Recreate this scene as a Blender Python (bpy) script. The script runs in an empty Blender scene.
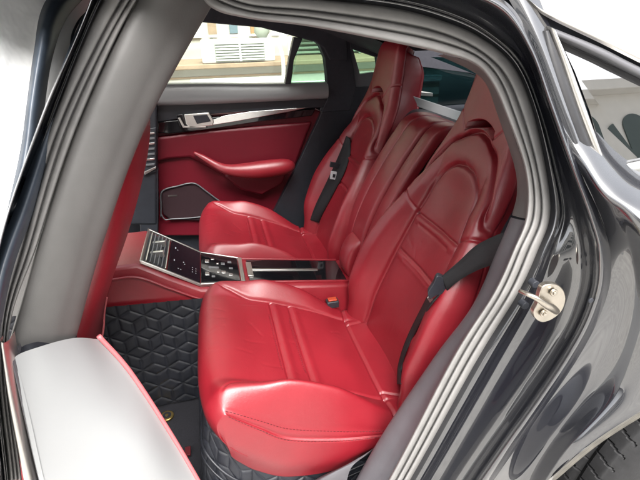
import bpy, math, random
import numpy as np
from mathutils import Vector
random.seed(7); rng = np.random.default_rng(7)
S = bpy.context.scene; COL = S.collection

# ------------------------------------------------------------------ camera, light, exposure
CAM = np.array([.09, -1.38, 1.37]); YAW, PITCH, ROLL, FPX = map(float, (math.radians(12.9), math.radians(25.5), math.radians(-1.5), 449.0))
FWD = np.array([math.sin(YAW)*math.cos(PITCH), math.cos(YAW)*math.cos(PITCH), -math.sin(PITCH)])
_r = np.cross(FWD, [0, 0, 1]); _r /= np.linalg.norm(_r); _u = np.cross(_r, FWD)
RGT = math.cos(ROLL)*_r + math.sin(ROLL)*_u; UPV = -math.sin(ROLL)*_r + math.cos(ROLL)*_u
cd = bpy.data.cameras.new('camera'); co = bpy.data.objects.new('camera', cd); COL.objects.link(co)
from mathutils import Matrix
co.matrix_world = Matrix(((RGT[0], UPV[0], -FWD[0], CAM[0]), (RGT[1], UPV[1], -FWD[1], CAM[1]), (RGT[2], UPV[2], -FWD[2], CAM[2]), (0, 0, 0, 1)))
cd.sensor_width = 36; cd.lens = FPX/640*36; cd.clip_start = .02; cd.clip_end = 500
S.camera = co
SUN_EL, SUN_AZ = math.radians(52), math.radians(178)      # azimuth: compass style, from +y towards +x
w = bpy.data.worlds.new('World'); S.world = w; w.use_nodes = True
nt = w.node_tree; nt.nodes.clear()
sky = nt.nodes.new('ShaderNodeTexSky'); sky.sky_type = 'NISHITA'; sky.sun_disc = False
sky.sun_elevation = SUN_EL; sky.sun_rotation = SUN_AZ; sky.air_density = 1.0; sky.dust_density = 6.0; sky.ozone_density = .6
bg = nt.nodes.new('ShaderNodeBackground'); bg.inputs['Strength'].default_value = .15
wo = nt.nodes.new('ShaderNodeOutputWorld'); hs = nt.nodes.new('ShaderNodeHueSaturation'); hs.inputs['Saturation'].default_value = .18
nt.links.new(sky.outputs[0], hs.inputs['Color']); nt.links.new(hs.outputs[0], bg.inputs[0]); nt.links.new(bg.outputs[0], wo.inputs[0])
sl = bpy.data.lights.new('sun', 'SUN'); sl.energy = 1.5; sl.angle = math.radians(38); sl.color = (1, .965, .91)
so = bpy.data.objects.new('sun', sl); COL.objects.link(so)
sd = Vector((math.sin(SUN_AZ)*math.cos(SUN_EL), math.cos(SUN_AZ)*math.cos(SUN_EL), math.sin(SUN_EL)))
so.rotation_euler = sd.to_track_quat('Z', 'Y').to_euler()
S.view_settings.view_transform = 'Standard'; S.view_settings.look = 'None'; S.view_settings.exposure = 2.1; S.view_settings.gamma = 1
S.render.engine = 'CYCLES'

# ------------------------------------------------------------------ helpers
def at(px, py, y):
    """point on the vertical plane y seen at this place of the photograph (used to take measurements)"""
    d = FWD + (px-320)/FPX*RGT - (py-240)/FPX*UPV
    return CAM + d*((y-CAM[1])/d[1])
def atz(px, py, z):
    d = FWD + (px-320)/FPX*RGT - (py-240)/FPX*UPV
    return CAM + d*((z-CAM[2])/d[2])
def side(px, py, y0, k=.40, z0=.98):
    """point on the car's flank: vertical below the beltline, leaning in above it"""
    y = y0
    for _ in range(30):
        p = at(px, py, y); t = max(0, p[2]-z0)
        y = .5*y + .5*(y0 + k*t*t/(t+.08))
    return at(px, py, y)
def link(o, parent=None):
    COL.objects.link(o)
    if parent is not None: o.parent = parent
    return o
def empty(name, label=None, cat=None, group=None, loc=(0, 0, 0), parent=None, kind=None):
    o = bpy.data.objects.new(name, None); o.location = loc; o.empty_display_size = .1
    link(o, parent)
    if label: o['label'] = label
    if cat: o['category'] = cat
    if group: o['group'] = group
    if kind: o['kind'] = kind
    return o
def tag(o, label, cat=None, group=None, kind=None):
    if label: o['label'] = label
    if cat: o['category'] = cat
    if group: o['group'] = group
    if kind: o['kind'] = kind
    return o
def mesh(name, V, F, mat, parent=None, smooth=True, bevel=0, solid=0, angle=None, off=-1):
    me = bpy.data.meshes.new(name)
    me.from_pydata([tuple(map(float, v)) for v in V], [], [tuple(map(int, f)) for f in F]); me.update()
    me.materials.append(mat)
    o = bpy.data.objects.new(name, me); link(o, parent)
    if solid:
        m = o.modifiers.new('s', 'SOLIDIFY'); m.thickness = solid; m.offset = off
    if bevel:
        m = o.modifiers.new('b', 'BEVEL'); m.width = bevel; m.segments = 3; m.limit_method = 'ANGLE'; m.angle_limit = math.radians(35)
        m.harden_normals = False
    if smooth:
        me.polygons.foreach_set('use_smooth', [True]*len(me.polygons))
        if bevel or solid or angle:
            try: me.set_sharp_from_angle(angle=math.radians(angle or 40))
            except Exception: pass
    return o
def merge(*parts):
    V = []; F = []
    for v, f in parts:
        n = len(V); V += [tuple(p) for p in v]; F += [tuple(i+n for i in q) for q in f]
    return V, F
def gridf(n, m, closed=False, skip=None):
    F = []
    for i in range(n-1):
        for j in range(m if closed else m-1):
            if skip and skip(i, j): continue
            F.append((i*m+j, i*m+(j+1) % m, (i+1)*m+(j+1) % m, (i+1)*m+j))
    return F
def cr(P, n, ends=True):
    """centripetal-ish Catmull-Rom through P (k,d), n samples spread evenly by index of key"""
    P = np.asarray(P, float); k = len(P)
    Q = np.vstack([2*P[0]-P[1], P, 2*P[-1]-P[-2]])
    t = np.linspace(0, k-1, n); i = np.minimum(t.astype(int), k-2); f = (t-i)[:, None]
    a, b, c, d = Q[i], Q[i+1], Q[i+2], Q[i+3]
    return .5*((2*b)+(c-a)*f+(2*a-5*b+4*c-d)*f**2+(-a+3*b-3*c+d)*f**3)
def pch(x, xs, ys):
    """monotone-safe smooth interpolation (PCHIP-like), vectorised; ys may be (k,) """
    xs = np.asarray(xs, float); ys = np.asarray(ys, float)
    h = np.diff(xs); s = np.diff(ys)/h; m = np.zeros(len(xs)); m[0] = s[0]; m[-1] = s[-1]
    for i in range(1, len(xs)-1):
        m[i] = 0 if s[i-1]*s[i] <= 0 else (h[i-1]+h[i])*1.0/((h[i]*.5+h[i-1])/s[i-1]*.0+(h[i-1]+h[i])/(2)*(1/s[i-1]+1/s[i]))
    x = np.clip(x, xs[0], xs[-1]); i = np.clip(np.searchsorted(xs, x, side='right')-1, 0, len(xs)-2)
    t = (x-xs[i])/h[i]
    return (2*t**3-3*t**2+1)*ys[i]+(t**3-2*t**2+t)*h[i]*m[i]+(-2*t**3+3*t**2)*ys[i+1]+(t**3-t**2)*h[i]*m[i+1]
def loft(curves, n=60, m=4):
    """curves: list of (k,3) with equal keys -> smooth grid"""
    R = [cr(c, n) for c in curves]
    A = np.array(R)                                   # (c,n,3)
    c = len(R); out = cr(A.reshape(c, -1), (c-1)*m+1).reshape(-1, n, 3) if c > 2 else np.array([R[0]*(1-t)+R[1]*t for t in np.linspace(0, 1, m+1)])
    return out
def gmesh(name, G, mat, parent=None, closed=False, **k):
    n, m = G.shape[:2]
    return mesh(name, G.reshape(-1, 3), gridf(n, m, closed), mat, parent, **k)
def tubeVF(P, r, seg=10, flat=None):
    P = np.asarray(P, float); n = len(P); T = np.gradient(P, axis=0); T /= np.linalg.norm(T, axis=1)[:, None]+1e-9
    ref = np.array([0, 0, 1.]) if abs(T[0][2]) < .9 else np.array([0, 1., 0]); V = []
    r = np.broadcast_to(r, (n,)); u = None
    for i in range(n):
        u = ref-T[i]*(ref@T[i]) if u is None else u-T[i]*(u@T[i]); u /= np.linalg.norm(u); v = np.cross(T[i], u)
        for a in np.linspace(0, 2*math.pi, seg, endpoint=False):
            V.append(P[i]+r[i]*(math.cos(a)*u*(flat or 1)+math.sin(a)*v))
    F = gridf(n, seg, True); F.append(tuple(range(seg))[::-1]); F.append(tuple(range((n-1)*seg, n*seg)))
    return V, F
def tube(name, P, r, mat, parent=None, seg=10, **k):
    V, F = tubeVF(P, r, seg); return mesh(name, V, F, mat, parent, **k)
def boxVF(a, b):
    (x0, y0, z0), (x1, y1, z1) = a, b
    V = [(x0, y0, z0), (x1, y0, z0), (x1, y1, z0), (x0, y1, z0), (x0, y0, z1), (x1, y0, z1), (x1, y1, z1), (x0, y1, z1)]
    return V, [(0, 3, 2, 1), (4, 5, 6, 7), (0, 1, 5, 4), (1, 2, 6, 5), (2, 3, 7, 6), (3, 0, 4, 7)]
def box(name, a, b, mat, parent=None, bevel=.004, **k):
    V, F = boxVF(a, b); return mesh(name, V, F, mat, parent, bevel=bevel, **k)
def prismVF(pts, vec):
    n = len(pts); V = [np.asarray(p, float) for p in pts]; V += [p+np.asarray(vec, float) for p in V[:n]]
    F = [tuple(range(n))[::-1], tuple(range(n, 2*n))] + [(i, (i+1) % n, n+(i+1) % n, n+i) for i in range(n)]
    return V, F
def smooth_loop(pts, n):
    P = np.asarray(pts, float); k = len(P); Q = np.vstack([P[-1], P, P[:2]])
    t = np.linspace(0, k, n, endpoint=False); i = t.astype(int); f = (t-i)[:, None]
    a, b, c, d = Q[i], Q[i+1], Q[i+2], Q[(i+3) % (k+3)]
    return .5*((2*b)+(c-a)*f+(2*a-5*b+4*c-d)*f**2+(-a+3*b-3*c+d)*f**3)
def slab(name, px, y, th, mat, parent=None, bevel=.004, loop=0, **k):
    """an outline standing on the plane y, th thick away from the camera"""
    P = [at(a, b, y) for a, b in px]
    if loop: P = smooth_loop(P, loop)
    V, F = prismVF(P, (0, th, 0)); return mesh(name, V, F, mat, parent, bevel=bevel, **k)

# ------------------------------------------------------------------ materials
MATS = {}
def mat(name, col, rough=.5, metal=0., coat=0., spec=.5, noise=0., nscale=20., bump=0., bscale=300., bdist=.001, trans=0., alpha=1., ior=1.45, sheen=0., rvar=0., coatr=.03, kind='noise'):
    m = bpy.data.materials.new(name); m.use_nodes = True; t = m.node_tree; b = t.nodes['Principled BSDF']
    b.inputs['Base Color'].default_value = (*col, 1); b.inputs['Roughness'].default_value = rough; b.inputs['Metallic'].default_value = metal
    b.inputs['Coat Weight'].default_value = coat; b.inputs['Coat Roughness'].default_value = coatr; b.inputs['Specular IOR Level'].default_value = spec
    b.inputs['Transmission Weight'].default_value = trans; b.inputs['IOR'].default_value = ior; b.inputs['Alpha'].default_value = alpha
    b.inputs['Sheen Weight'].default_value = sheen
    tc = t.nodes.new('ShaderNodeTexCoord')
    if noise or rvar:
        n = t.nodes.new('ShaderNodeTexNoise'); n.inputs['Scale'].default_value = nscale; n.inputs['Detail'].default_value = 6
        t.links.new(tc.outputs['Object'], n.inputs['Vector'])
        if noise:
            r = t.nodes.new('ShaderNodeValToRGB'); r.color_ramp.elements[0].position = .3; r.color_ramp.elements[1].position = .7
            r.color_ramp.elements[0].color = (*[c*(1-noise) for c in col], 1); r.color_ramp.elements[1].color = (*[min(1, c*(1+noise)) for c in col], 1)
            t.links.new(n.outputs[0], r.inputs[0]); t.links.new(r.outputs[0], b.inputs['Base Color'])
        if rvar:
            mr = t.nodes.new('ShaderNodeMapRange'); mr.inputs[3].default_value = max(.02, rough-rvar); mr.inputs[4].default_value = rough+rvar
            t.links.new(n.outputs[0], mr.inputs[0]); t.links.new(mr.outputs[0], b.inputs['Roughness'])
    if bump:
        if kind == 'leather':
            v = t.nodes.new('ShaderNodeTexVoronoi'); v.feature = 'DISTANCE_TO_EDGE'; v.inputs['Scale'].default_value = bscale; src = v.outputs['Distance']
            dn = t.nodes.new('ShaderNodeTexNoise'); dn.inputs['Scale'].default_value = bscale*.35; t.links.new(tc.outputs['Object'], dn.inputs['Vector'])
            ad = t.nodes.new('ShaderNodeMixRGB'); ad.blend_type = 'ADD'; ad.inputs[0].default_value = .01
            t.links.new(tc.outputs['Object'], ad.inputs[1]); t.links.new(dn.outputs['Color'], ad.inputs[2]); t.links.new(ad.outputs[0], v.inputs['Vector'])
        else:
            v = t.nodes.new('ShaderNodeTexNoise'); v.inputs['Scale'].default_value = bscale; v.inputs['Detail'].default_value = 4; src = v.outputs[0]
            t.links.new(tc.outputs['Object'], v.inputs['Vector'])
        if kind == 'leather':
            n2 = t.nodes.new('ShaderNodeTexNoise'); n2.inputs['Scale'].default_value = 38; n2.inputs['Detail'].default_value = 8; n2.inputs['Roughness'].default_value = .6
            t.links.new(tc.outputs['Object'], n2.inputs['Vector'])
            ma = t.nodes.new('ShaderNodeMath'); ma.operation = 'MULTIPLY_ADD'; ma.inputs[1].default_value = 2.2
            t.links.new(n2.outputs[0], ma.inputs[0]); t.links.new(src, ma.inputs[2]); src = ma.outputs[0]
        bp = t.nodes.new('ShaderNodeBump'); bp.inputs['Strength'].default_value = bump; bp.inputs['Distance'].default_value = bdist
        t.links.new(src, bp.inputs['Height']); t.links.new(bp.outputs[0], b.inputs['Normal'])
    MATS[name] = m; return m
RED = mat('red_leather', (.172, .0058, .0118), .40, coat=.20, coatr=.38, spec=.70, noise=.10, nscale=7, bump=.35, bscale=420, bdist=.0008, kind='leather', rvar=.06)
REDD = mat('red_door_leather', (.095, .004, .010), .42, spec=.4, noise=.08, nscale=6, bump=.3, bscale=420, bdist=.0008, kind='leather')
PINK = mat('red_piping', (.50, .12, .13), .45)
QUILT = mat('black_quilted_leather', (.010, .011, .015), .42, noise=.3, nscale=30, bump=.4, bscale=500, bdist=.0008, kind='leather')
CARPET = mat('black_carpet', (.012, .012, .016), .95, noise=.4, nscale=300, bump=.8, bscale=900, bdist=.002)
HEAD = mat('dark_headliner', (.020, .020, .026), .9, noise=.15, nscale=60, bump=.3, bscale=700)
DPL = mat('dark_trim_plastic', (.016, .017, .022), .45, noise=.15, nscale=40, bump=.3, bscale=600, bdist=.0006)
DCAP = mat('charcoal_belt_trim', (.085, .085, .092), .34, spec=.6, bump=.3, bscale=500, bdist=.0006)
GTRIM = mat('grey_pillar_trim', (.088, .085, .083), .5, noise=.06, nscale=30, bump=.25, bscale=500, bdist=.0006)
GTR2 = mat('grey_quarter_trim', (.085, .082, .09), .42, noise=.08, nscale=25, bump=.3, bscale=500, bdist=.0006)
SILLM = mat('pale_sill_plastic', (.26, .265, .27), .42, noise=.02, nscale=9, bump=.15, bscale=500, bdist=.0004)
RUB = mat('grey_door_rubber', (.185, .18, .176), .62, noise=.08, nscale=40, bump=.2, bscale=300)
RUBD = mat('black_rubber', (.02, .022, .028), .5, noise=.2, nscale=50)
BLUE = mat('slate_rubber', (.035, .045, .06), .42, noise=.2, nscale=30)
PAINT = mat('black_car_paint', (.008, .0085, .012), .25, metal=0, coat=1, spec=.6, noise=.2, nscale=400, rvar=0)
_t = PAINT.node_tree; _b = _t.nodes['Principled BSDF']; _b.inputs['Coat IOR'].default_value = 2.1
_c = _t.nodes.new('ShaderNodeTexCoord'); _n = _t.nodes.new('ShaderNodeTexNoise'); _n.inputs['Scale'].default_value = 7; _n.inputs['Detail'].default_value = 1.5
_p = _t.nodes.new('ShaderNodeBump'); _p.inputs['Strength'].default_value = .5; _p.inputs['Distance'].default_value = .004
_t.links.new(_c.outputs['Object'], _n.inputs['Vector']); _t.links.new(_n.outputs[0], _p.inputs['Height']); _t.links.new(_p.outputs[0], _b.inputs['Coat Normal'])
PIANO = mat('gloss_black_trim', (.004, .004, .005), .06, coat=.6)
CHROME = mat('brushed_chrome', (.75, .74, .72), .18, metal=1, noise=.05, nscale=80)
SATIN = mat('satin_silver_trim', (.62, .60, .57), .33, metal=1)
STEEL = mat('zinc_steel', (.50, .46, .40), .36, metal=1, noise=.12, nscale=60, bump=.2, bscale=200)
FILM0 = mat('white_door_edge', (.85, .86, .86), .35)
BCAP = mat('lit_belt_leather', (.17, .17, .175), .28, spec=.8, bump=.3, bscale=400, bdist=.0006, kind='leather')  # paler than the dark trim: window reflections and sunlight put into the colour
FRAMED = mat('dark_window_surround', (.018, .018, .02), .35, noise=.2, nscale=40)
LIPM = mat('ground_reflection_arch_edge', (.075, .07, .06), .45, noise=.3, nscale=40)  # beige base colour carries the ground's reflection on the painted lip
SCREEN = mat('display_glass', (.005, .005, .008), .22, spec=.25)
ICON = mat('white_icon_print', (.45, .46, .48), .5)
BTN = mat('satin_button', (.10, .10, .105), .22, coat=.5)
WEB = mat('black_seatbelt_webbing', (.006, .0065, .008), .7, noise=.2, nscale=200, bump=.6, bscale=700)
GRILLE = mat('speaker_mesh', (.018, .003, .006), .75, bump=.8, bscale=900, bdist=.002)
GOLD = mat('aged_gold_badge', (.62, .45, .16), .3, metal=1, noise=.15, nscale=90)
ORANGE = mat('orange_buckle_button', (.32, .04, .015), .4)
TYRE = mat('tyre_rubber', (.010, .010, .011), .75, noise=.3, nscale=60, bump=.4, bscale=200)
RIMM = mat('dark_alloy', (.25, .25, .26), .3, metal=1)
ASPH = mat('grey_paving', (.38, .37, .35), .9, noise=.2, nscale=8, bump=.4, bscale=60, bdist=.01)
WALLW = mat('cream_render_wall', (.40, .385, .34), .85, noise=.05, nscale=2, bump=.2, bscale=30, bdist=.005)
WALLB = mat('white_facade_stone', (.72, .70, .66), .8, noise=.05, nscale=1.5)
BROWN = mat('brown_ledge', (.20, .145, .095), .7, noise=.1, nscale=12)
WHITEP = mat('white_painted_metal', (.55, .55, .53), .4)
LOUV = mat('grey_louvre', (.20, .22, .18), .5)
WINB = mat('blue_grey_window', (.10, .14, .16), .3)
DWIN = mat('dark_building_window', (.06, .085, .08), .08)
TAN = mat('tan_curtain', (.26, .15, .07), .8)
STITCH = mat('red_stitching', (.07, .003, .006), .6)
def glass(name, tint, gloss, rough=.0):
    """thin architectural glass: tinted see-through plus a mirror layer by fresnel"""
    m = bpy.data.materials.new(name); m.use_nodes = True; t = m.node_tree; t.nodes.clear()
    o = t.nodes.new('ShaderNodeOutputMaterial'); mx = t.nodes.new('ShaderNodeMixShader'); tr = t.nodes.new('ShaderNodeBsdfTransparent'); gl = t.nodes.new('ShaderNodeBsdfGlossy')
    fr = t.nodes.new('ShaderNodeFresnel'); fr.inputs[0].default_value = gloss
    tr.inputs[0].default_value = (*tint, 1); gl.inputs[0].default_value = (1, 1, 1, 1); gl.inputs['Roughness'].default_value = rough
    t.links.new(fr.outputs[0], mx.inputs[0]); t.links.new(tr.outputs[0], mx.inputs[1]); t.links.new(gl.outputs[0], mx.inputs[2]); t.links.new(mx.outputs[0], o.inputs[0]); return m
GCLR = glass('clear_window_glass', (.93, .97, .94), 1.35)
GGRN = glass('green_tinted_glass', (.62, .80, .70), 1.45)
GDRK = glass('rear_privacy_glass', (.26, .38, .40), 1.5)
GQTR = glass('quarter_privacy_glass', (.05, .06, .06), 4.0)
GREAR = glass('teal_side_screen', (.06, .11, .12), 1.5)
GROOF = glass('glass_roof_panel', (.80, .84, .84), 1.45)

# ------------------------------------------------------------------ ground and surroundings
ground = mesh('ground', [(-60, -60, 0), (60, -60, 0), (60, 60, 0), (-60, 60, 0)], [(0, 1, 2, 3)], ASPH, smooth=False)
tag(ground, 'pale grey paving under the car', kind='structure')

# ================================================================== THE CAR
car = empty('car', 'black car seen through its open rear door with red leather seats inside', 'car')

# ---- door aperture rings, measured along the opening -----------------------------------------------------------
RG = dict(
 R2=[(10,480),(-3,345),(12,240),(53,120),(103,0),(150,-66),(196,-30),(245,-6),(312,-1),(390,7.5),(440,20),(480,37),(512,64),(532,108),(546,170),(550,215),(538,250),(517,295),(477,360),(410,480),(345,590)],
 g1=[(14,480),(2,345),(25,240),(62,120),(122,0),(165,-56),(200,-19),(245,4),(312,11),(390,22),(440,33),(478,50),(504,74),(521,112),(537,169),(541,215),(528,250),(508,295),(468,360),(403,480),(338,590)],
 g2=[(18,480),(5,345),(32,240),(70,120),(130,0),(172,-46),(204,-9),(245,10),(312,18),(390,31),(440,42),(477,56),(498,77),(513,112),(531,170),(533,215),(519,250),(499,295),(459,360),(396,480),(331,590)],
 R1=[(22,480),(8,345),(39,240),(80,120),(137,0),(178,-38),(208,5),(245,18),(312,27),(390,42),(440,53),(474,64),(491,82),(505,112),(525,170),(526,215),(513,250),(492,295),(451,360),(388,480),(323,590)],
 R3=[(6,484),(-6,345),(9,240),(50,118),(99,-2),(140,-78),(190,-40),(245,-16),(314,-10),(394,-1),(446,12),(484,30),(519,61),(539,107),(556,169),(564,215),(552,252),(534,297),(497,362),(428,482),(362,590)],
)
def ring(key, y0, key2=None, t=0, dy=0):
    A = np.array(RG[key], float)
    if key2: A = A*(1-t)+np.array(RG[key2], float)*t
    return np.array([side(a, b, y0+dy) for a, b in A])
N = 220
seal_rows = [ring('R2', -.788), ring('R2', -.7985, 'g1', .15), ring('R2', -.8015, 'g1', .5), ring('R2', -.7985, 'g1', .86), ring('R2', -.788, 'g1', 1.0),
             ring('g1', -.7970, 'g2', .22), ring('g1', -.7970, 'g2', .78), ring('g1', -.786, 'g2', 1.0),
             ring('g2', -.7945, 'R1', .2), ring('g2', -.7940, 'R1', .8), ring('R1', -.777)]
G = np.array([cr(c, N) for c in seal_rows])
def densify(G, m):
    c, n, _ = G.shape; return cr(G.reshape(c, -1), (c-1)*m+1).reshape(-1, n, 3)
gmesh('door_seal', densify(G, 4), RUB, car)
# painted flange outside the seal: a bright ridge, dark recess, second ridge, outer flank
def keyed(px, y):
    return np.array([side(a, b, yy) for (a, b), yy in zip(px, y if hasattr(y, '__len__') else [y]*len(px))])
FL = [RG['R2'], RG['R3']]
R4 = [(2,486),(-10,345),(4,239),(46,116),(95,-4),(126,-95),(184,-58),(245,-30),(318,-24),(404,-16),(458,-2),(498,17),(527,53),(546,105),(567,168),(582,215),(590,255),(584,302),(553,362),(470,482),(400,590)]
R5 = [(-2,488),(-14,345),(0,238),(42,114),(92,-6),(112,-115),(178,-76),(245,-44),(322,-38),(412,-30),(468,-14),(510,5),(535,49),(554,101),(578,166),(599,215),(611,257),(604,305),(573,366),(492,484),(420,590)]
rows = [ring('R2', -.788), ring('R2', -.800, 'R3', .35), ring('R2', -.803, 'R3', .6), ring('R2', -.797, 'R3', .8), ring('R3', -.790), keyed(np.array(RG['R3'])*.75+np.array(R4)*.25, -.800), keyed(np.array(RG['R3'])*.3+np.array(R4)*.7, -.815),
        keyed(R4, -.840), keyed(np.array(R4)*.8+np.array(R5)*.2, -.866), keyed(np.array(R4)*.6+np.array(R5)*.4, -.888), keyed(np.array(R4)*.35+np.array(R5)*.65, -.8935), keyed(R5, -.886)]
gmesh('door_aperture_frame', densify(np.array([cr(c, N) for c in rows]), 4), PAINT, car)

# ---- outer flank: rear quarter panel down to the wheel arch -----------------------------------------------------
q0 = [(560,122),(578,166),(598,210),(611,257),(604,305),(573,366),(520,438),(470,506)]
q1 = [(590,128),(602,184),(618,214),(632,258),(628,306),(600,372),(546,446),(500,512)]
q2 = [(640,160),(640,192),(650,222),(664,262),(664,320),(628,388),(568,448),(526,516)]
q3 = [(720,178),(715,205),(724,240),(730,310),(704,372),(644,409),(592,443),(546,482)]
q3b = [(736,186),(731,212),(736,250),(740,318),(710,380),(648,417),(599,452),(558,488)]
def fk(px, y): return np.array([at(a, b, yy) for (a, b), yy in zip(px, y)])
rowsq = [keyed(q0, [-.886]*8), fk(q1, [-.80,-.87,-.895,-.905,-.905,-.90,-.895,-.893]), fk(q2, [-.80,-.885,-.93,-.948,-.950,-.944,-.936,-.924]),
         fk(q3, [-.80,-.90,-.955,-.97,-.972,-.962,-.952,-.94])]
qp = gmesh('rear_quarter_panel', densify(np.array([cr(c, 90) for c in rowsq]), 14), PAINT, car)
Q3 = fk(q3, [-.80,-.90,-.955,-.97,-.972,-.962,-.952,-.94]); AC = np.array([1.17, .40])
a0_ = math.atan2(Q3[4][2]-AC[1], Q3[4][0]-AC[0]); r0_ = math.hypot(Q3[4][2]-AC[1], Q3[4][0]-AC[0])
arc = []
for k in range(1, 7):
    f_ = k/6; a_ = a0_*(1-f_); r_ = r0_*(1-f_)+.52*f_; arc.append(np.array([AC[0]+r_*math.cos(a_), -.972+.01*f_, AC[1]+r_*math.sin(a_)]))
fen = [Q3[:5]]
for k, e_ in enumerate(arc):
    f_ = (k+1)/6; tp = Q3[0]*(1-f_)+np.array([1.95, -.76, 1.03])*f_
    fen.append(np.array([tp, tp*.75+e_*.25+np.array([0, -.05, 0]), tp*.5+e_*.5+np.array([0, -.065, 0]), tp*.25+e_*.75+np.array([0, -.03, 0]), e_]))
gmesh('rear_fender', loft(fen, 60, 8), PAINT, car)
Lk = np.array([p for p in Q3[:3:-1]]+arc); Li = []
for n_i, p in enumerate(Lk):
    dv = np.array([p[0]-AC[0], 0, p[2]-AC[1]]); dv /= np.linalg.norm(dv); Li.append(p-dv*.022+np.array([0, .012, 0]))
Li = np.array(Li); Lj = Li+np.array([0, .12, 0])
lip = gmesh('wheel_arch_lip', loft([Lk, (Lk+Li)/2+np.array([0, -.004, 0]), Li, Lj], 120, 4), LIPM, car)

# ---- striker ------------------------------------------------------------------------------------------------------
st = empty('door_striker', parent=car)
sp = smooth_loop([at(a, b, -.872) for a, b in [(544,286),(555,284),(563,289),(566,299),(562,311),(553,319),(543,322.5),(536,319),(534,312),(538,304),(540,294)]], 44)
V, F = prismVF(sp, (0, .010, 0)); mesh('striker_plate', V, F, STEEL, st, bevel=.0015)
for (a, b) in [(553, 292), (543, 313)]:
    c = at(a, b, -.874); P = [c+np.array([.0062*math.cos(t), 0, .0062*math.sin(t)]) for t in np.linspace(0, 2*math.pi, 24, endpoint=False)]
    V, F = prismVF(P, (0, -.004, 0)); V2, F2 = prismVF([c+np.array([.0034*math.cos(t), -.0042, .0034*math.sin(t)]) for t in np.linspace(0, 2*math.pi, 6, endpoint=False)], (0, -.002, 0))
    V, F = merge((V, F), (V2, F2)); mesh('bolt', V, F, STEEL, st, bevel=.0006)
tube('striker_bar', cr([at(520,291,-.862), at(527,294,-.878), at(536,298,-.888), at(545,304,-.889), at(552,308,-.884), at(556,311,-.872)], 24), cr([[.0030],[.0036],[.0042],[.0056],[.0066],[.0060]], 24)[:, 0], STEEL, st, seg=14)
for (a, b) in [(531, 281), (521, 302)]:
    c = at(a, b, -.80); P = [c+np.array([.007*math.cos(t), 0, .007*math.sin(t)]) for t in np.linspace(0, 2*math.pi, 20, endpoint=False)]
    V, F = prismVF(P, (0, -.014, 0)); mesh('flange_bolt', V, F, RUBD, car, bevel=.001)
for (a, b) in [(590,300)]:
    c = side(a, b, -.889); P = [c+np.array([.0045*math.cos(t), 0, .0045*math.sin(t)]) for t in np.linspace(0, 2*math.pi, 16, endpoint=False)]
    V, F = prismVF(P, (0, -.003, 0)); mesh('body_plug', V, F, RUBD, car, bevel=.001)

# ---- roof, rail and quarter window --------------------------------------------------------------------------------
r0 = [(412,-30),(476,-20),(524,-3),(556,30),(640,72),(740,120)]
rr = [keyed([(300,-60),(412,-33),(476,-22),(519,-3),(542,10),(600,36),(640,55),(740,104)], -.885)]
railA = np.array([side(a, b, -.885) for a, b in [(200,-50),(300,-45),(412,-31),(476,-19),(524,-1),(545,16),(600,43),(640,63),(740,112)]])
railB = np.array([side(a, b, -.88) for a, b in [(200,-60),(300,-56),(412,-42),(476,-30),(512,-8),(542,10),(600,37),(640,56),(740,105)]])
rail = loft([railA, (railA+railB)/2+np.array([0, -.008, .0]), railB], 80, 4)
gmesh('roof_rail', rail, SATIN, car)
def roofline(yy, dz, lift=0):
    c = railB.copy(); c[:, 1] = yy; c[:, 2] += dz-lift; return np.vstack([[c[0]+np.array([-.9, 0, -.02])], c])
ys_ = [(-.60, .018), (-.53, .028), (-.46, .036)]
rb0 = np.vstack([[railB[0]+np.array([-.9, 0, -.02])], railB])
for sg in (-1, 1):
    a = rb0 if sg == -1 else rb0*np.array([1, -1, 1]); a = a.copy()
    gmesh('roof_panel', loft([a]+[roofline(-yy if sg == 1 else yy, dz) for yy, dz in ys_], 90, 4), PAINT, car)
    gmesh('headliner', loft([a-np.array([0, 0, .03])]+[roofline(-yy if sg == 1 else yy, dz, .03) for yy, dz in ys_], 90, 4), HEAD, car)
gmesh('glass_roof', loft([roofline(y_, z_) for y_, z_ in ((-.459, .037), (-.2, .055), (.2, .055), (.459, .037))], 90, 4), GROOF, car)
rc = loft([roofline(y_, z_, .006) for y_, z_ in ((-.47, .037), (0, .060), (.47, .037))], 90, 8)
gmesh('roof_rear_crossmember', rc[:, 58:], HEAD, car)
gmesh('roof_side_moulding', loft([np.array([side(a, b, -.876) for a, b in [(440,-34),(476,-21),(524,-3),(545,14),(600,41),(640,61),(740,110)]]), np.array([side(a, b, -.874) for a, b in [(440,-16),(476,-4),(520,14),(546,29),(600,51),(640,71),(740,120)]])], 60, 4), RUBD, car)
# quarter window, its frame and the flat lower sash
qw = empty('rear_quarter_window', parent=car)
gl = [(558,36),(600,54),(640,73),(720,112),(720,170),(640,160),(608,172),(603,160),(590,112),(575,72)]
gp = [side(a, b, -.868) for a, b in gl]
V, F = prismVF(gp, (0, .004, 0)); mesh('window_glass', V, F, GQTR, qw, smooth=False)
def strip(name, A, B, y, th, m, parent, bev=.003, n=24, bulge=.004):
    a = np.array([side(*p, y) for p in A]); b = np.array([side(*p, y) for p in B]); mid = (a+b)/2+np.array([0, -bulge, 0])
    Gs = loft([a+np.array([0, th, 0]), a, mid, b, b+np.array([0, th, 0])], n, 3); return gmesh(name, Gs, m, parent)
strip('upper_frame', [(548,26),(600,47),(640,67),(740,114)], [(556,36),(600,56),(640,76),(740,124)], -.880, .015, DCAP, qw)
strip('front_frame', [(541,31),(547,60),(563,110),(583,160),(597,186)], [(548,30),(561,60),(579,110),(594,150),(606,180)], -.884, .02, FRAMED, qw, bulge=.006)
strip('front_chrome', [(548,26),(561,60),(578,110),(593,150),(604,180)], [(556,34),(570,66),(586,110),(600,150),(609,174)], -.886, .02, SATIN, qw, bulge=.006)
strip('lower_sash', [(606,172),(640,161),(720,150)], [(622,183),(650,179),(730,176)], -.878, .02, CHROME, qw)
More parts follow.
